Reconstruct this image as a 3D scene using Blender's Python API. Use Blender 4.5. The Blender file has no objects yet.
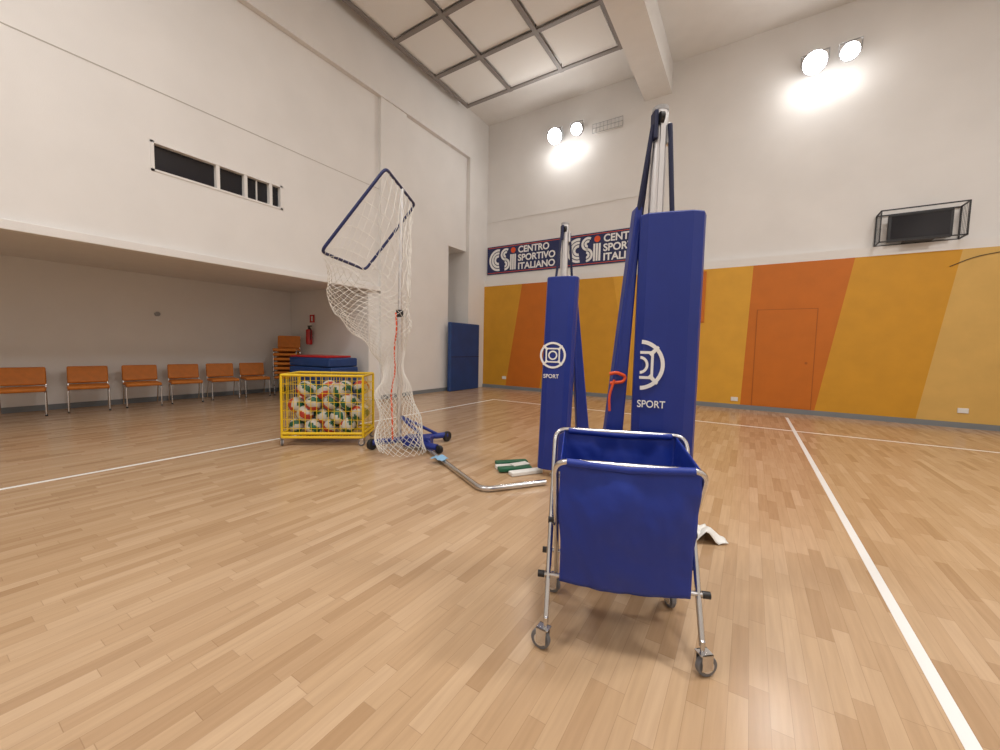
import bpy, bmesh, math, random
from mathutils import Vector, Matrix, noise
random.seed(7)
scene = bpy.context.scene
scene.view_settings.view_transform = 'Standard'
COL = scene.collection

# ---------------------------------------------------------------- materials
def mat(name, color, rough=0.5, metal=0.0, emit=None, estr=0.0, var=0.0, vscale=3.0, bump=0.0, bscale=60.0, coat=0.0, alpha=None):
    m = bpy.data.materials.new(name); m.use_nodes = True
    nt = m.node_tree; b = nt.nodes['Principled BSDF']
    c = (color[0], color[1], color[2], 1)
    b.inputs['Base Color'].default_value = c
    b.inputs['Roughness'].default_value = rough
    b.inputs['Metallic'].default_value = metal
    b.inputs['Coat Weight'].default_value = coat
    if emit:
        b.inputs['Emission Color'].default_value = (*emit, 1)
        b.inputs['Emission Strength'].default_value = estr
    tc = nt.nodes.new('ShaderNodeTexCoord')
    if var > 0:
        n = nt.nodes.new('ShaderNodeTexNoise'); n.inputs['Scale'].default_value = vscale
        n.inputs['Detail'].default_value = 6
        nt.links.new(tc.outputs['Object'], n.inputs['Vector'])
        r = nt.nodes.new('ShaderNodeValToRGB')
        r.color_ramp.elements[0].position = 0.3; r.color_ramp.elements[1].position = 0.7
        r.color_ramp.elements[0].color = (c[0]*(1-var), c[1]*(1-var), c[2]*(1-var), 1)
        r.color_ramp.elements[1].color = (min(1, c[0]*(1+var)), min(1, c[1]*(1+var)), min(1, c[2]*(1+var)), 1)
        nt.links.new(n.outputs['Fac'], r.inputs['Fac'])
        nt.links.new(r.outputs['Color'], b.inputs['Base Color'])
    if bump > 0:
        n2 = nt.nodes.new('ShaderNodeTexNoise'); n2.inputs['Scale'].default_value = bscale
        nt.links.new(tc.outputs['Object'], n2.inputs['Vector'])
        bp = nt.nodes.new('ShaderNodeBump'); bp.inputs['Strength'].default_value = bump
        bp.inputs['Distance'].default_value = 0.01
        nt.links.new(n2.outputs['Fac'], bp.inputs['Height'])
        nt.links.new(bp.outputs['Normal'], b.inputs['Normal'])
    return m

def floor_material():
    m = bpy.data.materials.new('parquet_maple'); m.use_nodes = True
    nt = m.node_tree; N = nt.nodes; L = nt.links; b = N['Principled BSDF']
    tc = N.new('ShaderNodeTexCoord'); sp = N.new('ShaderNodeSeparateXYZ')
    L.new(tc.outputs['Object'], sp.inputs[0])
    def mth(op, a, c=None):
        n = N.new('ShaderNodeMath'); n.operation = op
        for i, v in enumerate((a, c)):
            if v is None: continue
            if isinstance(v, (int, float)): n.inputs[i].default_value = v
            else: L.new(v, n.inputs[i])
        return n.outputs[0]
    W, LEN = 0.066, 0.45
    rx = mth('DIVIDE', sp.outputs['X'], W); row = mth('FLOOR', rx); fx = mth('FRACT', rx)
    wn = N.new('ShaderNodeTexWhiteNoise'); wn.noise_dimensions = '1D'; L.new(row, wn.inputs['W'])
    ry = mth('ADD', mth('DIVIDE', sp.outputs['Y'], LEN), mth('MULTIPLY', wn.outputs['Value'], 7.3))
    seg = mth('FLOOR', ry); fy = mth('FRACT', ry)
    cb = N.new('ShaderNodeCombineXYZ'); L.new(row, cb.inputs[0]); L.new(seg, cb.inputs[1])
    w2 = N.new('ShaderNodeTexWhiteNoise'); w2.noise_dimensions = '3D'; L.new(cb.outputs[0], w2.inputs['Vector'])
    ramp = N.new('ShaderNodeValToRGB'); L.new(w2.outputs['Value'], ramp.inputs['Fac'])
    e = ramp.color_ramp.elements
    e[0].position = 0; e[0].color = (0.44, 0.280, 0.155, 1)
    e[1].position = 1; e[1].color = (0.585, 0.410, 0.258, 1)
    x = e.new(0.25); x.color = (0.505, 0.335, 0.195, 1)
    x = e.new(0.7); x.color = (0.54, 0.368, 0.220, 1)
    # grain
    mp = N.new('ShaderNodeMapping'); mp.inputs['Scale'].default_value = (55, 3.0, 1); L.new(tc.outputs['Object'], mp.inputs[0])
    gn = N.new('ShaderNodeTexNoise'); gn.inputs['Scale'].default_value = 1.0; gn.inputs['Detail'].default_value = 4
    L.new(mp.outputs[0], gn.inputs['Vector'])
    mix = N.new('ShaderNodeMix'); mix.data_type = 'RGBA'; mix.blend_type = 'MULTIPLY'
    mix.inputs[0].default_value = 0.3
    L.new(ramp.outputs['Color'], mix.inputs[6])
    g2 = N.new('ShaderNodeValToRGB'); g2.color_ramp.elements[0].color = (0.64, 0.61, 0.58, 1); g2.color_ramp.elements[0].position = .3
    g2.color_ramp.elements[1].position = .65
    L.new(gn.outputs['Fac'], g2.inputs['Fac']); L.new(g2.outputs['Color'], mix.inputs[7])
    # seams
    gx = mth('LESS_THAN', fx, 0.028); gy = mth('LESS_THAN', fy, 0.006)
    gap = mth('MAXIMUM', gx, gy)
    mix2 = N.new('ShaderNodeMix'); mix2.data_type = 'RGBA'
    L.new(mth('MULTIPLY', gap, 0.4), mix2.inputs[0]); L.new(mix.outputs[2], mix2.inputs[6])
    mix2.inputs[7].default_value = (0.22, 0.12, 0.06, 1)
    L.new(mix2.outputs[2], b.inputs['Base Color'])
    rn = N.new('ShaderNodeTexNoise'); rn.inputs['Scale'].default_value = 1.5; L.new(tc.outputs['Object'], rn.inputs['Vector'])
    mr = N.new('ShaderNodeMapRange'); mr.inputs[3].default_value = 0.17; mr.inputs[4].default_value = 0.27
    L.new(rn.outputs['Fac'], mr.inputs[0]); L.new(mr.outputs[0], b.inputs['Roughness'])
    return m

M_floor = floor_material()
M_wall = mat('white_plaster', (0.79, 0.775, 0.76), 0.85, var=0.03, vscale=1.2, bump=0.1, bscale=90)
M_ceil = mat('ceiling_paint', (0.79, 0.775, 0.755), 0.9, var=0.02)
M_line = mat('court_line_white', (0.85, 0.85, 0.84), 0.35)
M_base = mat('baseboard_grey', (0.20, 0.22, 0.24), 0.6)
M_yel = mat('paint_ochre', (0.62, 0.30, 0.016), 0.6, var=0.05)
M_yel2 = mat('paint_amber', (0.70, 0.36, 0.03), 0.6, var=0.05)
M_pale = mat('paint_pale_yellow', (0.66, 0.41, 0.11), 0.6, var=0.05)
M_org = mat('paint_orange', (0.56, 0.150, 0.006), 0.6, var=0.05)
M_orgd = mat('door_gap_orange', (0.38, 0.10, 0.008), 0.7)
M_chrome = mat('chrome_tube', (0.62, 0.62, 0.63), 0.22, 1.0)
M_alu = mat('brushed_aluminium', (0.72, 0.72, 0.74), 0.35, 1.0)
M_black = mat('black_plastic', (0.015, 0.015, 0.018), 0.45)
M_blue = mat('blue_vinyl', (0.008, 0.027, 0.24), 0.42, var=0.06, vscale=5, bump=0.15, bscale=9)
M_bluefab = mat('blue_nylon', (0.007, 0.032, 0.30), 0.5, var=0.04, vscale=8, bump=0.35, bscale=12)
M_navy = mat('navy_strap', (0.01, 0.015, 0.06), 0.6)
M_navybd = mat('banner_navy', (0.012, 0.02, 0.10), 0.4)
M_white = mat('white_print', (0.85, 0.85, 0.85), 0.5)
M_ored = mat('orange_red_strap', (0.75, 0.09, 0.02), 0.5)
M_red = mat('red_paint', (0.55, 0.02, 0.02), 0.35)
M_chair = mat('orange_upholstery', (0.60, 0.19, 0.02), 0.55, var=0.08, vscale=12)
M_cyel = mat('yellow_powdercoat', (0.78, 0.52, 0.01), 0.4)
M_net = mat('net_cord_white', (0.8, 0.78, 0.74), 0.7)
M_bframe = mat('frame_navy_paint', (0.012, 0.02, 0.10), 0.35)
M_green = mat('ball_green', (0.015, 0.12, 0.06), 0.5)
M_bred = mat('ball_red', (0.50, 0.05, 0.025), 0.5)
M_bwhite = mat('ball_white', (0.56, 0.54, 0.49), 0.5)
M_rubber = mat('grey_rubber', (0.16, 0.16, 0.17), 0.6)
M_glass = mat('dark_glass', (0.015, 0.015, 0.02), 0.12)
M_bar = mat('ceiling_bar_grey', (0.24, 0.215, 0.20), 0.6)
M_panel = mat('acoustic_panel', (0.80, 0.785, 0.76), 0.9)
M_grey = mat('grey_paint', (0.35, 0.35, 0.36), 0.5)
M_cond = mat('conduit_beige', (0.5, 0.47, 0.43), 0.6)
M_lamp = mat('lamp_glow', (1, 1, 1), 0.5, emit=(1.0, 0.98, 0.95), estr=60)
M_matblue = mat('gym_mat_blue', (0.012, 0.05, 0.19), 0.5, var=0.1)
M_paper = mat('paper_white', (0.78, 0.77, 0.74), 0.7)

# ---------------------------------------------------------------- helpers
def empty(name, loc=(0, 0, 0), rz=0.0):
    e = bpy.data.objects.new(name, None); COL.objects.link(e)
    e.location = loc; e.rotation_euler = (0, 0, rz); e.empty_display_size = 0.1
    return e

def link(name, me, parent=None, mats=()):
    o = bpy.data.objects.new(name, me); COL.objects.link(o)
    for m in (mats if isinstance(mats, (list, tuple)) else [mats]): me.materials.append(m)
    if parent: o.parent = parent
    return o

def bm_box(bm, lo, hi, mi=0):
    x0, y0, z0 = lo; x1, y1, z1 = hi
    v = [bm.verts.new(p) for p in ((x0,y0,z0),(x1,y0,z0),(x1,y1,z0),(x0,y1,z0),(x0,y0,z1),(x1,y0,z1),(x1,y1,z1),(x0,y1,z1))]
    for f in ((0,3,2,1),(4,5,6,7),(0,1,5,4),(1,2,6,5),(2,3,7,6),(3,0,4,7)):
        fc = bm.faces.new([v[i] for i in f]); fc.material_index = mi
    return v

def boxes(name, lst, m, parent=None, bevel=0.0):
    bm = bmesh.new()
    for lo, hi in lst: bm_box(bm, lo, hi)
    me = bpy.data.meshes.new(name); bm.to_mesh(me); bm.free()
    o = link(name, me, parent, m)
    if bevel:
        b = o.modifiers.new('b', 'BEVEL'); b.width = bevel; b.segments = 3
        for p in me.polygons: p.use_smooth = True
        w = o.modifiers.new('w', 'WEIGHTED_NORMAL')
    return o

def cbox(name, c, s, m, parent=None, rot=(0, 0, 0), bevel=0.0):
    o = boxes(name, [((-s[0]/2, -s[1]/2, -s[2]/2), (s[0]/2, s[1]/2, s[2]/2))], m, parent, bevel)
    o.location = c; o.rotation_euler = rot
    return o

def fillet(pts, r, n=6):
    pts = [Vector(p) for p in pts]
    out = [pts[0]]
    for i in range(1, len(pts)-1):
        a, b, c = pts[i-1], pts[i], pts[i+1]
        d1 = (a-b); d2 = (c-b)
        rr = min(r, d1.length*0.48, d2.length*0.48)
        p1 = b + d1.normalized()*rr; p2 = b + d2.normalized()*rr
        for k in range(n+1):
            t = k/n
            out.append(p1*(1-t)**2 + b*2*t*(1-t) + p2*t*t)
    out.append(pts[-1])
    return out

def tube(name, pts, r, m, parent=None, cyclic=False, fr=0.0, res=4, spline='POLY'):
    if fr: pts = fillet(pts, fr)
    cu = bpy.data.curves.new(name, 'CURVE'); cu.dimensions = '3D'
    s = cu.splines.new('POLY'); s.points.add(len(pts)-1)
    for p, q in zip(s.points, pts): p.co = (q[0], q[1], q[2], 1)
    s.use_cyclic_u = cyclic; s.use_smooth = True
    cu.bevel_depth = r; cu.bevel_resolution = res; cu.use_fill_caps = True
    tmp = bpy.data.objects.new('tmp', cu); COL.objects.link(tmp)
    bpy.context.view_layer.update()
    dg = bpy.context.evaluated_depsgraph_get()
    me = bpy.data.meshes.new_from_object(tmp.evaluated_get(dg))
    bpy.data.objects.remove(tmp); bpy.data.curves.remove(cu)
    me.name = name; me.materials.clear()
    for p in me.polygons: p.use_smooth = True
    return link(name, me, parent, m)

def cyl(name, c, r, h, m, parent=None, axis='Z', seg=24, r2=None, bevel=0.0):
    bm = bmesh.new()
    bmesh.ops.create_cone(bm, cap_ends=True, segments=seg, radius1=r, radius2=r if r2 is None else r2, depth=h)
    if axis == 'X': bmesh.ops.rotate(bm, verts=bm.verts, matrix=Matrix.Rotation(math.pi/2, 3, 'Y'))
    if axis == 'Y': bmesh.ops.rotate(bm, verts=bm.verts, matrix=Matrix.Rotation(math.pi/2, 3, 'X'))
    me = bpy.data.meshes.new(name); bm.to_mesh(me); bm.free()
    o = link(name, me, parent, m); o.location = c
    if bevel:
        b = o.modifiers.new('b', 'BEVEL'); b.width = bevel; b.segments = 2; b.limit_method = 'ANGLE'
    return o

def poly_xz(name, pts, y, th, m, parent=None):
    """flat polygon in XZ plane facing -Y, thickness th"""
    bm = bmesh.new()
    f = [bm.verts.new((p[0], y, p[1])) for p in pts]
    b = [bm.verts.new((p[0], y+th, p[1])) for p in pts]
    bm.faces.new(f); bm.faces.new(b[::-1]); n = len(pts)
    for i in range(n): bm.faces.new((f[i], b[i], b[(i+1) % n], f[(i+1) % n]))
    bmesh.ops.recalc_face_normals(bm, faces=bm.faces)
    me = bpy.data.meshes.new(name); bm.to_mesh(me); bm.free()
    return link(name, me, parent, m)

def arc_xz(name, cx, cz, r0, r1, a0, a1, y, th, m, parent=None, n=24):
    p = []
    for k in range(n+1):
        a = math.radians(a0+(a1-a0)*k/n); p.append((cx+r1*math.cos(a), cz+r1*math.sin(a)))
    for k in range(n, -1, -1):
        a = math.radians(a0+(a1-a0)*k/n); p.append((cx+r0*math.cos(a), cz+r0*math.sin(a)))
    bm = bmesh.new(); m2 = n+1
    f = [bm.verts.new((q[0], y, q[1])) for q in p]; b = [bm.verts.new((q[0], y+th, q[1])) for q in p]
    N = len(p)
    for k in range(n):
        bm.faces.new((f[k], f[k+1], f[N-2-k], f[N-1-k])); bm.faces.new((b[k+1], b[k], b[N-1-k], b[N-2-k]))
    for i in range(N): bm.faces.new((f[i], b[i], b[(i+1) % N], f[(i+1) % N]))
    bmesh.ops.recalc_face_normals(bm, faces=bm.faces)
    me = bpy.data.meshes.new(name); bm.to_mesh(me); bm.free()
    return link(name, me, parent, m)

def text(name, s, loc, size, m, parent=None, sx=1.0, bold=0.0):
    cu = bpy.data.curves.new(name, 'FONT'); cu.body = s; cu.size = size; cu.extrude = 0.001; cu.offset = bold
    tmp = bpy.data.objects.new('tmp', cu); COL.objects.link(tmp)
    bpy.context.view_layer.update()
    dg = bpy.context.evaluated_depsgraph_get()
    me = bpy.data.meshes.new_from_object(tmp.evaluated_get(dg))
    bpy.data.objects.remove(tmp); bpy.data.curves.remove(cu)
    me.materials.clear()
    o = link(name, me, parent, m); o.location = loc; o.rotation_euler = (math.pi/2, 0, 0); o.scale = (sx, 1, 1)
    return o

# ---------------------------------------------------------------- room shell
YB, XL, ZC = 10.7, -7.5, 8.3
XR, YF = 6.0, -7.0
XC = -7.38
boxes('floor', [((-11.0, YF-.2, -0.2), (XR+.2, YB+.3, 0))], M_floor)
boxes('ceiling', [((-7.8, YF-.2, ZC), (XR+.2, YB+.3, ZC+.2))], M_ceil)
boxes('wall_left', [
    ((-7.8, YF, 4.2), (XL, YB, ZC)), ((-7.8, YF, 2.6), (XL, 2.24, 4.2)), ((-7.8, 2.24, 2.6), (XL, 4.15, 3.77)),
    ((-7.8, 4.15, 2.6), (XL, 8.93, 4.2)), ((-7.8, 6.1, 0), (XL, 8.93, 2.6)), ((-7.8, 9.75, 0), (XL, YB, 4.2))], M_wall)
boxes('wall_left_niche', [((-8.5, 8.7, 0), (-8.35, 9.95, 4.4)), ((-8.35, 8.78, 0), (-7.8, 8.93, 4.3)),
                          ((-8.35, 9.75, 0), (-7.8, 9.9, 4.3)), ((-8.35, 8.93, 4.2), (-7.8, 9.75, 4.35))], M_wall)
boxes('wall_alcove', [((-10.9, YF, 0), (-10.7, 6.3, 2.8)), ((-10.7, 6.1, 0), (-7.8, 6.3, 2.8))], M_wall)
boxes('ceiling_alcove', [((-10.9, YF, 2.68), (-7.8, 6.3, 2.85))], M_ceil)
boxes('trim_1', [((XL, YF, 2.56), (-7.42, 6.38, 2.68))], M_wall, bevel=.01)
boxes('wall_back', [((-7.8, YB, 0), (XR+.2, YB+.3, ZC))], M_wall)
boxes('wall_back_wainscot', [((-7.5, YB-.1, 0), (XR, YB, 3.43))], M_wall)
boxes('wall_right', [((XR, YF, 0), (XR+.2, YB, ZC))], M_wall)
boxes('wall_front', [((-10.9, YF-.2, 0), (XR+.2, YF, ZC))], M_wall)
boxes('trim_2', [((XL, YF, 6.95), (XC, YB, ZC))], M_wall)                 # edge beam over the left wall
boxes('trim_3', [((XL, 6.4, 0), (-7.42, 7.2, 6.95))], M_wall)              # pilaster
boxes('trim_4', [((XL, 9.75, 0), (XC, YB, 6.95))], M_wall)              # corner column
boxes('trim_5', [((-2.6, YF, 7.6), (-1.96, YB, ZC))], M_ceil)              # ceiling beam
boxes('trim_6', [((3.75, YB-.3, 3.43), (4.4, YB, ZC))], M_wall)
boxes('trim_7', [((XL, YF, 4.915), (-7.494, 6.4, 4.927))], M_cond)           # thin conduit on left wall
boxes('trim_8', [((XC, YB-.015, 5.28), (-2.3, YB, 5.30))], M_wall)
boxes('baseboard_back', [((XC, YB-.125, 0), (XR, YB-.1, 0.1))], M_base)
boxes('baseboard_left', [((XL, 7.2, 0), (-7.485, 8.93, 0.1)), ((-7.42, 6.4, 0), (-7.405, 7.2, .1))], M_base)
boxes('baseboard_alcove', [((-10.7, YF, 0), (-10.68, 6.1, 0.1)), ((-10.68, 6.08, 0), (-7.8, 6.1, .1))], M_base)
# painted fields on the back wainscot
bnd = [(XC, XC), (-6.5, -5.98), (-5.3, -4.86), (-2.6, -3.2), (-0.13, -0.04), (1.22, 1.68), (2.75, 3.15), (5.99, 5.99)]
mm = [M_yel, M_org, M_yel, M_yel2, M_org, M_yel, M_pale]
for i in range(7):
    a, b = bnd[i], bnd[i+1]
    poly_xz('wall_back_paint_%d' % (i+1), [(a[0], .1), (b[0], .1), (b[1], 3.25), (a[1], 3.25)], YB-.104, .004, mm[i])
# flush painted door in the orange field
e = empty('door_1', (.08, YB-.1045, 0))
cbox('leaf', (.54, -.004, 1.18), (1.05, .008, 2.14), M_org, e)
boxes('gap', [((0, -.006, .1), (.014, 0, 2.26)), ((1.066, -.006, .1), (1.08, 0, 2.26)), ((0, -.006, 2.25), (1.08, 0, 2.264))], M_orgd, e)
cyl('lock', (.94, -.013, 1.1), .025, .01, M_orgd, e, 'Y')
# court lines
boxes('floor_court_lines', [((-5.375, YF, 0), (-5.325, 8.2, .0015)), ((.675, YF, 0), (.725, 9.8, .0015)),
                            ((-5.325, 8.15, 0), (.675, 8.2, .0015)), ((.725, 8.15, 0), (XR, 8.2, .0015))], M_line)
# window in left wall
w = empty('window_1', (XL, 3.195, 3.985))
hw, hh = .955, .215
boxes('frame', [((-.1, -hw, hh-.03), (.012, hw, hh)), ((-.1, -hw, -hh), (.012, hw, -hh+.03)),
                ((-.1, -hw, -hh), (.012, -hw+.04, hh)), ((-.1, hw-.04, -hh), (.012, hw, hh)),
                ((-.1, -.12, -hh), (.005, -.07, hh)), ((-.1, .30, -hh), (.005, .35, hh)), ((-.1, .72, -hh), (.005, .77, hh)), ((-.1, .52, -hh), (-.05, .535, hh))], M_wall, w)
boxes('glass', [((-.12, -hw, -hh), (-.08, hw, hh))], M_glass, w)

# ceiling acoustic grid
g = empty('ceiling_panel_grid', (0, 0, 0))
xs = [-7.1, -5.7, -4.25, -2.8]; ys = [9.2, 7.85, 6.5, 5.15, 3.8, 2.45]
pl = []
for i in range(3):
    for j in range(5):
        pl.append(((xs[i]+.08, ys[j+1]+.08, 8.08), (xs[i+1]-.08, ys[j]-.08, 8.14)))
boxes('panels', pl, M_panel, g)
bars = [((x-.05, 2.4, 8.04), (x+.05, 9.26, 8.08)) for x in xs] + [((-7.15, y-.05, 8.042), (-2.75, y+.05, 8.078)) for y in ys]
boxes('bars', bars, M_bar, g)
boxes('hangers', [((x-.01, y-.01, 8.08), (x+.01, y+.01, ZC)) for x in xs for y in ys], M_bar, g)

# ---------------------------------------------------------------- floodlights
def floodlight(x, z, yaw, wide):
    e = empty('floodlight', (x, YB-.34, z), yaw)
    t = math.radians(24)
    h = empty('head', (0, 0, 0)); h.parent = e; h.rotation_euler = (t, 0, 0)
    r = wide/2
    o = cyl('reflector', (0, .07, 0), r, .16, M_grey, h, 'Y', seg=40, bevel=.01)
    cyl('rear_cap', (0, .17, 0), r*.5, .06, M_grey, h, 'Y', seg=32)
    cyl('lens', (0, -.018, 0), r-.02, .016, M_lamp, h, 'Y', seg=40)
    boxes('yoke', [((-r-.02, .04, -.02), (-r, .08, .16)), ((r, .04, -.02), (r+.02, .08, .16)), ((-r-.02, .04, .16), (r+.02, .08, .18))], M_grey, h)
    cbox('bracket', (0, .22, .12), (.06, .2, .04), M_grey, e)
floodlight(-4.92, 7.2, .0, .42); floodlight(-4.28, 7.22, .1, .32)
floodlight(.78, 7.15, -.1, .42); floodlight(1.32, 7.17, -.1, .32)
for i, (x, p) in enumerate(((-4.85, 13), (-4.3, 6), (.78, 13), (1.32, 6))):  # extra point lamps added to brighten the wall below the floodlights
    ld = bpy.data.lights.new('flood_spill', 'POINT'); ld.energy = p; ld.shadow_soft_size = .12; ld.color = (1, .98, .95)
    lo = bpy.data.objects.new('flood_spill', ld); COL.objects.link(lo); lo.location = (x, YB-.40, 6.84)
e = empty('emergency_lamp', (-3.5, YB-.06, 7.2))
cbox('body', (0, 0, 0), (.75, .1, .16), M_panel, e, bevel=.02)
boxes('guard', [((-.4+.1*i, -.1, -.12), (-.392+.1*i, -.09, .12)) for i in range(9)] + [((-.4, -.1, z), (.41, -.09, z+.01)) for z in (-.12, 0, .11)], M_grey, e)

# fill lamps and housings added to light the room, unseen above / behind viewpoint
for i, (x, y, p) in enumerate(((-3.6, -0.5, 160), (.6, 1.0, 210), (-4.2, -4.8, 85), (3.4, 4.2, 230), (3.2, -3.5, 130))):
    f = empty('added_fill_lamp', (x, y, 7.95))
    cbox('housing', (0, 0, .06), (1.5, .7, .1), M_grey, f, bevel=.01)
    boxes('hanger', [((-.6, -.01, .1), (-.58, .01, .35)), ((.58, -.01, .1), (.6, .01, .35))], M_grey, f)
    ld = bpy.data.lights.new('added_fill_area', 'AREA'); ld.shape = 'RECTANGLE'; ld.size = 1.4; ld.size_y = .6
    ld.energy = p; ld.color = (1, .975, .94)
    lo = bpy.data.objects.new('fill_light', ld); COL.objects.link(lo); lo.parent = f; lo.location = (0, 0, -.01)

# ---------------------------------------------------------------- banners
def banner(x0, x1, z0=3.63, z1=4.5):
    W = x1-x0; H = z1-z0
    e = empty('sports_banner', (x0, YB-.03, z0))
    boxes('board', [((0, 0, 0), (W, .028, H))], M_navybd, e)
    boxes('edge_line', [((.03, -.004, .035), (W-.03, 0, .05)), ((.03, -.004, H-.05), (W-.03, 0, H-.035))], M_ored, e)
    cz = H*.5; k = .07
    for i in range(3):
        r1 = .34-i*k*1.35; r0 = r1-k
        arc_xz('c_stripe_%d' % i, .42, cz, max(r0, .02), r1, 80, 280, -.006, .006, M_white, e)
    for i in range(2):
        s = .19-i*.09
        arc_xz('s_top_%d' % i, .70, cz+.15, s-.065, s, 60, 270, -.006, .006, M_white, e)
        arc_xz('s_bot_%d' % i, .66, cz-.15, s-.065, s, -90, 90, -.006, .006, M_white, e)
    for i in range(3):
        xx = .86+i*.075
        poly_xz('i_stripe_%d' % i, [(xx, .1), (xx+.055, .1), (xx+.055, H-.3), (xx, H-.3)], -.006, .006, M_white, e)
    arc_xz('i_dot', .965, H-.18, .0, .085, 0, 360, -.006, .006, M_ored, e)
    for i, s in enumerate(('CENTRO', 'SPORTIVO', 'ITALIANO')):
        t = text('text_%d' % i, s, (1.14, -.006, H-.275-i*.25), .27, M_white, e, 1.0, .008)
        t.scale[0] = (1.05 if i == 0 else 1.25)/max(v.co.x for v in t.data.vertices)
banner(-7.33, -4.78); banner(-4.66, -2.1)

# ---------------------------------------------------------------- wall television in cage
e = empty('wall_television', (2.53, YB-.2, 3.44))
cbox('screen_body', (0, 0, .28), (.86, .09, .50), M_black, e, bevel=.01)
cbox('screen', (0, -.05, .285), (.78, .006, .42), M_glass, e)
cg = []
for x in (-.58, .56): 
    for y in (-.2, .16): cg.append(((x, y, 0), (x+.02, y+.02, .6)))
for z in (0.0, .58):
    cg += [((-.58, -.2, z), (.58, -.18, z+.02)), ((-.58, .16, z), (.58, .18, z+.02)), ((-.58, -.2, z), (-.56, .18, z+.02)), ((.56, -.2, z), (.58, .18, z+.02))]
for k in range(1, 6):
    cg.append(((.565, -.2+.06*k, 0), (.57, -.195+.06*k, .6))); cg.append(((-.57, -.2+.06*k, 0), (-.565, -.195+.06*k, .6)))
boxes('cage', cg, M_black, e)
cbox('foot', (0, 0, .02), (.4, .2, .03), M_black, e)
tube('tv_cable', [(3.0, YB-.12, 2.95), (3.3, YB-.12, 3.1), (4.6, YB-.12, 3.32)], .006, M_black, fr=.15)
# wall fittings
cbox('wall_notice_board', (-1.12, YB-.12, 2.6), (.3, .03, 1.2), M_org, bevel=.005)
for x, z in ((-6.55, .35), (3.35, .32), (-.25, .22)):
    cbox('wall_socket', (x, YB-.115, z), (.14, .02, .09), M_paper, bevel=.004)
cbox('wall_switch_plate', (-2.95, YB-.115, .3), (.22, .02, .25), M_yel2, bevel=.004)
cyl('wall_vent_cap', (-10.68, 3.2, 1.86), .045, .04, M_grey, axis='X')

# ---------------------------------------------------------------- chairs
def chair_parts(e, dx=0, dz=0, legs=True, suf=''):
    # faces +X
    o = cbox('seat'+suf, (.02+dx, 0, .44+dz), (.46, .53, .07), M_chair, e, bevel=.03)
    o = cbox('backrest'+suf, (-.225+dx, 0, .645+dz), (.055, .53, .31), M_chair, e, (0, -.16, 0), .026)
    for s in (-1, 1):
        y = s*.255
        tube('frame_%d' % s+suf, [(.22+dx, y, dz+.0), (.20+dx, y, .41+dz), (-.19+dx, y, .41+dz), (-.27+dx, y, .72+dz)], .012, M_chrome, e, fr=.05)
        tube('rear_leg_%d' % s+suf, [(-.12+dx, y, .41+dz), (-.24+dx, y, dz+.0)], .012, M_chrome, e)
        cyl('foot_%d' % s+suf, (.22+dx, y, .012+dz), .016, .024, M_black, e)
for y in (1.23, 2.01, 2.76, 3.47, 4.18, 4.87):
    e = empty('stacking_chair', (-10.15, y, 0), random.uniform(-.05, .05)-.15); chair_parts(e)
e = empty('chair_stack', (-9.95, 5.57, 0), -.75)
for k in range(7):
    chair_parts(e, dx=.012*k, dz=.115*k, suf='_l%d' % k)

# fire extinguisher
e = empty('fire_extinguisher', (-9.70, 6.0, 1.25))
cyl('cylinder', (0, 0, .22), .075, .40, M_red, e, bevel=.03)
cyl('neck', (0, 0, .45), .028, .07, M_black, e)
cbox('handle', (.03, 0, .5), (.14, .03, .03), M_black, e)
tube('hose', [(.02, 0, .47), (.11, -.02, .42), (.11, -.02, .15)], .011, M_black, e, fr=.05)
cbox('bracket', (0, .07, .25), (.06, .05, .1), M_grey, e)
e = empty('extinguisher_sign', (-9.70, 6.09, 1.95))
cbox('plate', (0, 0, 0), (.2, .01, .2), M_red, e); cbox('pictogram', (0, -.008, 0), (.06, .004, .13), M_white, e)

# gym mats
e = empty('gym_mat_pile', (-8.15, 5.4, 0), .15)
for k in range(5):
    cbox('mat_%d' % k, (random.uniform(-.03, .03), 0, .1+.2*k), (1.25, .8, .19), M_matblue, e, (0, 0, random.uniform(-.04, .04)), .03)
cbox('red_mat', (-.1, 0, 1.02), (1.1, .7, .04), M_red, e, bevel=.01)
e = empty('wall_crash_mat', (-7.29, 9.45, 0))
cbox('mat', (0, 0, 1.0), (.13, 1.40, 2.0), M_matblue, e, bevel=.03)
cbox('seam', (.067, 0, 1.0), (.006, 1.36, .02), M_navy, e)

# ---------------------------------------------------------------- ball cart (yellow)
def caster(parent, x, y, r=.05, h=.11, rz=.4, tag=''):
    c = empty('caster'+tag, (x, y, 0), rz); c.parent = parent
    cyl('wheel', (0, .02, r), r, .024, M_rubber, c, 'X', bevel=.004)
    cyl('hub', (0, .02, r), r*.6, .03, M_alu, c, 'X')
    boxes('fork', [((-.022, -.012, r-.01), (-.018, .034, h)), ((.018, -.012, r-.01), (.022, .034, h)), ((-.022, -.02, h-.004), (.022, .034, h))], M_chrome, c)
    cyl('stem', (0, 0, h+.02), .009, .05, M_chrome, c)

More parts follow.
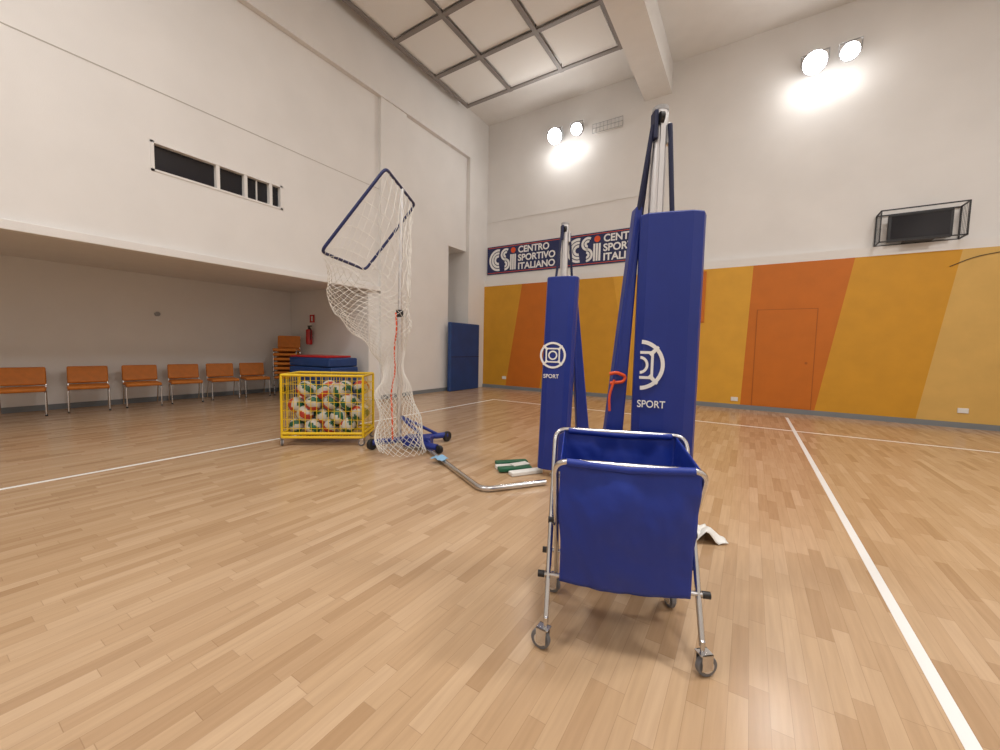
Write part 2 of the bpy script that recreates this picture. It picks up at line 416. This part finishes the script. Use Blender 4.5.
e = empty('ball_cart', (-4.70, 3.19, 0), math.radians(37))
W, Dp, z0, z1 = .50, .27, .11, .90
for z in (z0, z0+.05, z1):
    tube('rail_%d' % int(z*100), [(-W, -Dp, z), (W, -Dp, z), (W, Dp, z), (-W, Dp, z), (-W, -Dp, z)], .017, M_cyel, e, fr=.03)
for i, (x, y) in enumerate(((-W, -Dp), (W, -Dp), (W, Dp), (-W, Dp))):
    tube('post_%d' % i, [(x, y, z0), (x, y, z1)], .016, M_cyel, e)
    caster(e, x, y, .042, .10, .5+i, '_%d' % i)
bm = bmesh.new(); t = .0028
def wire(a, b):
    lo = [min(a[k], b[k])-t for k in range(3)]; hi = [max(a[k], b[k])+t for k in range(3)]
    bm_box(bm, lo, hi)
nx = 14
for i in range(1, nx):
    x = -W+2*W*i/nx
    for y in (-Dp, Dp): wire((x, y, z0), (x, y, z1))
    wire((x, -Dp, z0), (x, Dp, z0))
for i in range(1, 8):
    y = -Dp+2*Dp*i/8
    for x in (-W, W): wire((x, y, z0), (x, y, z1))
    wire((-W, y, z0), (W, y, z0))
for i in range(1, 7):
    z = z0+(z1-z0)*i/7
    for y in (-Dp, Dp): wire((-W, y, z), (W, y, z))
    for x in (-W, W): wire((x, -Dp, z), (x, Dp, z))
me = bpy.data.meshes.new('wire_mesh'); bm.to_mesh(me); bm.free(); link('wire_mesh', me, e, M_cyel)
# volleyballs: one mesh
bm = bmesh.new(); R = .103
for k in range(4):
    for i in range(4):
        for j in range(2):
            ox = .06 if k % 2 else -.06; oy = .03 if k % 2 else -.03
            if k == 3 and i == 3 and j == 0: continue
            c = Vector((-.325+.217*i+ox+random.uniform(-.012, .012), -.125+.235*j+oy*(1 if i % 2 else -1)+random.uniform(-.01, .01), z0+R+.01+.155*k+random.uniform(-.03, .03)))
            rot = Matrix.Rotation(random.uniform(0, 6.28), 3, Vector((random.random()-.5, random.random()-.5, random.random()-.5)).normalized())
            n0 = len(bm.faces)
            res = bmesh.ops.create_uvsphere(bm, u_segments=28, v_segments=18, radius=R)
            vs = res['verts']; fs = set(f for v in vs for f in v.link_faces)
            for f in fs:
                d = rot @ f.calc_center_median().normalized(); f.smooth = True
                a = math.atan2(d.y, d.x)+d.z*1.2
                q = int((a % (2*math.pi))/(2*math.pi)*6)
                f.material_index = (0, 1, 0, 2, 0, 1)[q]
                if abs(d.z) > .88: f.material_index = 0
            bmesh.ops.translate(bm, verts=vs, vec=c)
me = bpy.data.meshes.new('volleyball_pile'); bm.to_mesh(me); bm.free()
link('volleyball_pile', me, e, [M_bwhite, M_green, M_bred])

# ---------------------------------------------------------------- throwing trainer with funnel net
e = empty('volleyball_net_trainer', (0, 0, 0))
P1, P2, P3, P4 = Vector((-3.52, 3.10, 3.26)), Vector((-3.96, 4.0, 3.21)), Vector((-4.04, 2.65, 2.31)), Vector((-4.45, 3.57, 2.31))
tube('hoop_frame', fillet([(P1+P2)/2, P2, P4, P3, P1, (P1+P2)/2], .08), .018, M_bframe, e)
tube('post_lower', [(-3.76, 3.54, .05), (-3.76, 3.54, 1.7)], .035, M_alu, e)
tube('post_upper', [(-3.76, 3.54, 1.7), (-3.74, 3.55, 3.23)], .024, M_alu, e)
cyl('clamp', (-3.76, 3.54, 1.7), .045, .09, M_black, e)
def LDx(D, L, z): return Vector((-.535*D+.845*L, .845*D+.535*L, z))
keys = [(0.18, -1.60, 1.95, .50, .40, 4.9), (.30, -1.57, 1.68, .45, .36, 4.9), (.45, -1.42, 1.36, .27, .25, 4.95), (.56, -1.35, 1.08, .16, .15, 4.9),
        (.75, -1.28, .65, .20, .17, 4.8), (1.0, -1.17, .03, .27, .22, 4.65)]
per = []
def frame_pt(s):
    s = s % 1.0*4; i = int(s); f = s-i; cs = [P3, P1, P2, P4]
    return cs[i].lerp(cs[(i+1) % 4], f)
def ring_pt(s, key):
    _, L, z, rl, rd, D = key
    a = 2*math.pi*(s+.125)   # P3: near-left, P1: near-right, P2 far-right, P4 far-left
    ang = -math.pi+a
    return LDx(D+rd*math.sin(ang), L+rl*math.cos(ang), z)
NR, NC = 64, 26
vv = []
for i in range(NR+1):
    t = i/NR; row = []
    for j in range(NC):
        s = (j+.5*(i % 2))/NC
        if t <= keys[0][0]:
            f = t/keys[0][0]; p = frame_pt(s).lerp(ring_pt(s, keys[0]), f)
        else:
            for k in range(len(keys)-1):
                if keys[k][0] <= t <= keys[k+1][0]:
                    f = (t-keys[k][0])/(keys[k+1][0]-keys[k][0]); f = f
                    p = ring_pt(s, keys[k]).lerp(ring_pt(s, keys[k+1]), f); break
        w = noise.noise_vector(p*3.2)*.10*min(1, t*4)
        w.z *= .6
        p = p+w
        p.z = max(p.z, .02)
        row.append(p)
    vv.append(row)
bm = bmesh.new(); V = [[bm.verts.new(p) for p in r] for r in vv]
for i in range(0, NR-1):
    for j in range(NC):
        if i % 2 == 0: a, b, c, d = V[i][j], V[i+1][j], V[i+2][j], V[i+1][j-1]
        else: a, b, c, d = V[i][j], V[i+1][(j+1) % NC], V[i+2][j], V[i+1][j]
        bm.faces.new((a, b, c, d))
me = bpy.data.meshes.new('funnel_net'); bm.to_mesh(me); bm.free()
o = link('funnel_net', me, e, M_net); wf = o.modifiers.new('w', 'WIREFRAME'); wf.thickness = .0075; wf.use_even_offset = False
tube('red_cord', [(-3.70, 3.42, 1.7), (-3.66, 3.40, 1.5), (-3.73, 3.42, 1.25), (-3.66, 3.38, 1.0), (-3.72, 3.36, .7), (-3.63, 3.30, .5), (-3.60, 3.28, .15)], .010, M_ored, e, fr=.1)
# wheeled blue base
A, B = Vector((-3.90, 3.22, .09)), Vector((-3.45, 4.12, .09))
tube('base_beam', [A, B], .04, M_blue, e)
tube('base_arm', [(-3.76, 3.54, .09), (-3.15, 3.58, .07)], .04, M_blue, e)
hexa_pts = None
tube('gusset', [(-3.76, 3.54, .4), (-3.3, 3.62, .1)], .02, M_blue, e)
tube('gusset_b', [(-3.76, 3.54, .4), (-3.52, 3.98, .12)], .02, M_blue, e)
for i, p in enumerate((A, B)):
    cyl('wheel_%d' % i, (p.x, p.y, .07), .07, .05, M_black, e, 'X', bevel=.01)
cyl('wheel_2', (-3.12, 3.58, .05), .05, .05, M_black, e, 'Y', bevel=.01)
tube('floor_frame', [(-3.40, 3.62, .03), (-1.95, 2.82, .03), (-1.58, 3.34, .03)], .026, M_chrome, e, fr=.12)
cbox('counterweight', (-3.50, 3.62, .10), (.34, .2, .12), M_blue, e, (0, 0, .5), .01)

# things on the floor
e = empty('corner_flag_bundle', (-2.06, 3.60, 0), .9)
for k in range(4):
    cbox('pad_%d' % k, (random.uniform(-.06, .06), -.18+.11*k, .022+.01*(k % 2)), (.36, .09, .04), M_green if k % 2 else M_paper, e, (0, 0, random.uniform(-.15, .15)), .008)
cbox('label', (.05, .0, .055), (.2, .1, .006), M_paper, e, (0, 0, .2))
def crumple(name, loc, sx, sy, h, m, seed, rz=0):
    bm = bmesh.new(); n = 14; vs = []
    for i in range(n+1):
        for j in range(n+1):
            x = (i/n-.5)*sx; y = (j/n-.5)*sy
            z = h*abs(noise.noise(Vector((x*9+seed, y*9, seed))))*2*(1-abs(i/n-.5)*1.2)+.004
            vs.append(bm.verts.new((x+.02*noise.noise(Vector((seed, y*8, 0))), y+.02*noise.noise(Vector((x*8, seed, 0))), z)))
    for i in range(n):
        for j in range(n):
            a = i*(n+1)+j; f = bm.faces.new((vs[a], vs[a+n+1], vs[a+n+2], vs[a+1])); f.smooth = True
    me = bpy.data.meshes.new(name); bm.to_mesh(me); bm.free()
    o = link(name, me, None, m); o.location = loc; o.rotation_euler = (0, 0, rz)
    s = o.modifiers.new('s', 'SOLIDIFY'); s.thickness = .003
    return o
crumple('cloth_rag', (-2.85, 3.27, .055), .18, .12, .05, mat('light_blue_cloth', (.25, .45, .65), .8), 3.1)
crumple('crumpled_paper', (-.27, 3.03, .002), .32, .28, .09, M_paper, 8.3, .6)

# ---------------------------------------------------------------- volleyball posts with pads
def pad_profile(path, th):
    """thick open path -> closed outline (xy)"""
    P = [Vector((a, b)) for a, b in path]; n = len(P); L, Rr = [], []
    for i in range(n):
        d = (P[min(i+1, n-1)]-P[max(i-1, 0)]).normalized(); nn = Vector((-d.y, d.x))
        L.append(P[i]+nn*th/2); Rr.append(P[i]-nn*th/2)
    return L+Rr[::-1]
def extrude_profile(name, prof, z0, z1, m, parent, lean=(0, 0), nz=14):
    bm = bmesh.new(); n = len(prof); rows = []
    for k in range(nz+1):
        f = k/nz; z = z0+(z1-z0)*f
        w = 1+.012*noise.noise(Vector((0, 0, z*4)))
        rows.append([bm.verts.new((p.x*w+lean[0]*f, p.y*w+lean[1]*f, z)) for p in prof])
    for k in range(nz):
        for i in range(n): bm.faces.new((rows[k][i], rows[k][(i+1) % n], rows[k+1][(i+1) % n], rows[k+1][i]))
    h = n//2
    for r in (rows[0], rows[-1]):
        for i in range(h-1): bm.faces.new((r[i], r[i+1], r[n-2-i], r[n-1-i]))
    bmesh.ops.recalc_face_normals(bm, faces=bm.faces)
    me = bpy.data.meshes.new(name); bm.to_mesh(me); bm.free()
    o = link(name, me, parent, m)
    b = o.modifiers.new('b', 'BEVEL'); b.width = .008; b.segments = 2; b.limit_method = 'ANGLE'; b.angle_limit = .9
    return o
def hexa(name, top, bot, m, parent, bevel=.01):
    bm = bmesh.new()
    v = [bm.verts.new(p) for p in bot+top]
    for f in ((0,3,2,1),(4,5,6,7),(0,1,5,4),(1,2,6,5),(2,3,7,6),(3,0,4,7)): bm.faces.new([v[i] for i in f])
    bmesh.ops.recalc_face_normals(bm, faces=bm.faces)
    me = bpy.data.meshes.new(name); bm.to_mesh(me); bm.free()
    o = link(name, me, parent, m); b = o.modifiers.new('b', 'BEVEL'); b.width = bevel; b.segments = 2
    return o
def logo(parent, cx, z, y, a0, a1, half):
    arc_xz('logo_ring', cx, z, .110, .130, a0, a1, y, .003, M_white, parent, 40)
    r = .072; w = .014; k = 0
    xl = cx if half else cx-r
    segs = [((xl, z-r), (cx+r, z-r+w)), ((xl, z+r-w), (cx+r, z+r)), ((cx+r-w, z-r), (cx+r, z+r))]
    if not half: segs.append(((cx-r, z-r), (cx-r+w, z+r)))
    for a, b in segs:
        k += 1; yy = y-.0003*k
        poly_xz('logo_sq_%d' % k, [a, (b[0], a[1]), b, (a[0], b[1])], yy, .003, M_white, parent)
    d = .0085
    for sz in (1, -1):
        for sx in ((1,) if half else (1, -1)):
            k += 1
            p, q = (cx+sx*.052, z+sz*.052), (cx+sx*.095, z+sz*.095)
            poly_xz('logo_diag_%d' % k, [(p[0]-d, p[1]+d*sx*sz), (q[0]-d*.6, q[1]+d*.6*sx*sz), (q[0]+d*.6, q[1]-d*.6*sx*sz), (p[0]+d, p[1]-d*sx*sz)], y-.0003*k, .003, M_white, parent)
    arc_xz('logo_core', cx, z, .032, .046, a0, a1, y, .003, M_white, parent, 24)

def post_common(e, px, py, flap_top, flap_bot, straps):
    cyl('post', (px, py, 1.27), .038, 2.5, M_alu, e, seg=32)
    boxes('post_rail', [((px-.012, py-.05, .3), (px+.012, py-.03, 2.45))], M_alu, e)
    cyl('post_cap', (px, py, 2.53), .040, .02, M_grey, e, seg=32)
    cyl('pulley', (px-.01, py-.045, 2.47), .028, .02, M_black, e, 'X')
    cbox('pulley_block', (px-.035, py-.02, 2.44), (.02, .06, .14), M_navy, e, bevel=.004)
    cbox('tension_block', (px+.035, py-.02, 2.40), (.018, .05, .10), M_alu, e, bevel=.004)
    cyl('floor_socket', (px, py, .006), .08, .012, M_alu, e)
    for i, (a, b) in enumerate(straps):
        tube('strap_%d' % i, [a, b], .012, M_navy, e)
    if flap_top: hexa('flap', flap_top, flap_bot, M_blue, e)

rz = math.radians(32.35)
e = empty('volleyball_post', (-.397, 2.245, 0), rz)
pe = empty('pad_assembly', (.012, 0, 0), -.30); pe.parent = e; pe.scale = (.93, 1, 1)
path = [(-.135, .03), (-.150, -.02), (-.148, -.06), (-.12, -.080), (0, -.084), (.10, -.080), (.145, -.06), (.160, -.01), (.158, .06), (.13, .11), (.07, .13)]
extrude_profile('pad', pad_profile(path, .035), .08, 2.0, M_blue, pe)
logo(pe, -.136, 1.225, -.107, -87, 87, True)
text('logo_text', 'SPORT', (-.142, -.106, 1.005), .052, M_white, pe, .95, .0006)
post_common(e, -.07, 0, [(-.165, .02, 2.06), (-.13, .02, 2.06), (-.125, .10, 2.06), (-.165, .10, 2.06)],
            [(-.35, .03, .10), (-.225, .0, .10), (-.22, .10, .10), (-.34, .12, .10)],
            [((-.115, -.03, 2.44), (-.15, .03, 2.04)), ((-.035, -.045, 2.44), (.0, -.04, 1.99)), ((-.10, .03, 2.42), (-.13, .06, 1.98))])
tube('pad_tie', [(-.275, .01, 1.17), (-.24, -.0, 1.18), (-.19, .0, 1.16), (-.20, -.0, 1.13), (-.27, .01, 1.12)], .009, M_ored, e, fr=.02)
tube('pad_tie_tail', [(-.25, -.0, 1.14), (-.275, .0, 1.05), (-.27, .0, .97)], .007, M_ored, e, fr=.03)

e = empty('volleyball_post', (-1.60, 3.68, 0), rz+.12)
path2 = [(-.13, .02), (-.14, -.03), (-.125, -.07), (-.08, -.082), (0, -.086), (.08, -.082), (.12, -.07), (.135, -.03), (.13, .05), (.1, .1)]
pe = empty('pad_assembly', (-.055, 0, 0), -.5); pe.parent = e
extrude_profile('pad', pad_profile(path2, .035), .08, 2.0, M_blue, pe, lean=(.05, 0))
pe2 = empty('pad_print', (-.01, 0, 0), 0); pe2.parent = pe
logo(pe2, .0, 1.235, -.109, 0, 360, False)
text('logo_text', 'SPORT', (-.09, -.107, 1.01), .055, M_white, pe2, .95, .0006)
post_common(e, 0, 0.02, None, None,
            [((-.04, -.01, 2.44), (-.09, -.02, 1.98)), ((.04, -.01, 2.44), (.09, .03, 1.99))])
hexa('flap', [(.08, .02, 2.02), (.13, .02, 2.02), (.13, .10, 2.02), (.08, .10, 2.02)],
     [(.22, .03, .12), (.36, .0, .12), (.37, .10, .12), (.23, .12, .12)], M_blue, e)
tube('pad_tie', [(.02, -.09, .30), (.09, -.09, .25), (.06, -.09, .16), (.13, -.06, .1)], .009, M_ored, e, fr=.03)

# ---------------------------------------------------------------- folding ball trolley (blue fabric)
e = empty('folding_ball_trolley', (-.462, 1.787, 0), math.radians(21.1))
def U(name, x, yt, zt, yb, zb):
    tube(name, [(-x, yb, zb), (-x, yt, zt), (x, yt, zt), (x, yb, zb)], .0125, M_chrome, e, fr=.06, res=6)
U('frame_inner', .290, -.222, .838, .20, .12)
U('frame_outer', .314, .205, .885, -.20, .12)
for i, (x, y) in enumerate(((-.314, -.205), (.314, -.205), (-.290, .205), (.290, .205))):
    caster(e, x, y, .043, .10, (1.2, -1.2, 1.2, .3)[i], '_%d' % i)
for i, x in enumerate((-.302, .302)):
    cyl('pivot_%d' % i, (x, -.005, .49), .016, .05, M_black, e, 'X')
tube('cross_bar_front', [(-.345, -.115, .285), (.345, -.115, .285)], .0105, M_chrome, e)
tube('cross_bar_back', [(-.345, .13, .27), (.345, .13, .27)], .0105, M_chrome, e)
for i, x in enumerate((-.345, .345)):
    cyl('bar_cap_%d' % i, (x, -.115, .285), .015, .03, M_black, e, 'X'); cyl('bar_capb_%d' % i, (x, .13, .27), .015, .03, M_black, e, 'X')
def bag(sx, sy, t):
    hx = .270-.008*t
    yf = -.224+.05*t-.035*math.sin(math.pi*t)*(1-sx*sx); yb = .205-.06*t
    y = yf*(1-(sy+1)/2)+yb*(sy+1)/2
    z = .838+.042*(sy+1)/2-.545*t
    sag = .014*math.sin(math.pi*(sx+1)*.5)*(1-t)
    p = Vector((hx*sx, y, z-sag-.01*t*(1-abs(sx))))
    w = noise.noise_vector(Vector((p.x*7, p.y*7, p.z*5)))*.020*min(1, t*6+.1)
    w += noise.noise_vector(Vector((p.x*16+p.z*9, p.y*10, p.z*6-p.x*8)))*.008*min(1, t*6+.1)
    w.x *= .4; w.z *= .4
    return p+w
bm = bmesh.new(); n = 22
def sheet(fn, nu, nv):
    g = [[bm.verts.new(fn(i/nu, j/nv)) for j in range(nv+1)] for i in range(nu+1)]
    for i in range(nu):
        for j in range(nv):
            f = bm.faces.new((g[i][j], g[i+1][j], g[i+1][j+1], g[i][j+1])); f.smooth = True
sheet(lambda a, b: bag(a*2-1, -1, b), 40, 34)
sheet(lambda a, b: bag(a*2-1, 1, b), 40, 34)
sheet(lambda a, b: bag(-1, a*2-1, b), 26, 34)
sheet(lambda a, b: bag(1, a*2-1, b), 26, 34)
sheet(lambda a, b: bag(a*2-1, b*2-1, 1), 40, 26)
bmesh.ops.remove_doubles(bm, verts=bm.verts, dist=.0005)
bmesh.ops.recalc_face_normals(bm, faces=bm.faces)
me = bpy.data.meshes.new('fabric_bag'); bm.to_mesh(me); bm.free()
o = link('fabric_bag', me, e, M_bluefab); s = o.modifiers.new('s', 'SOLIDIFY'); s.thickness = .004; s.offset = 0
tube('front_hem', [(-.245, -.224, .836), (0, -.226, .824), (.245, -.224, .836)], .017, M_bluefab, e)
tube('back_hem', [(-.25, .205, .88), (0, .205, .872), (.25, .205, .88)], .017, M_bluefab, e)

# ---------------------------------------------------------------- world & camera
wd = bpy.data.worlds.new('world'); scene.world = wd; wd.use_nodes = True
wd.node_tree.nodes['Background'].inputs[0].default_value = (.8, .85, .9, 1); wd.node_tree.nodes['Background'].inputs[1].default_value = .2
cam = bpy.data.cameras.new('camera'); co = bpy.data.objects.new('camera', cam); COL.objects.link(co)
cam.sensor_width = 36; cam.lens = 393/1000*36; cam.clip_start = .02
yaw = math.radians(32.35); p = math.radians(4.0); th = .0207
fh = Vector((-math.sin(yaw), math.cos(yaw), 0)); r = Vector((math.cos(yaw), math.sin(yaw), 0)); z = Vector((0, 0, 1))
f3 = fh*math.cos(p)-z*math.sin(p); u3 = fh*math.sin(p)+z*math.cos(p)
r2 = r*math.cos(th)+u3*math.sin(th); u2 = u3*math.cos(th)-r*math.sin(th)
Mx = Matrix((r2, u2, -f3)).transposed().to_4x4(); Mx.translation = (0, 0, 1.3)
co.matrix_world = Mx
scene.camera = co
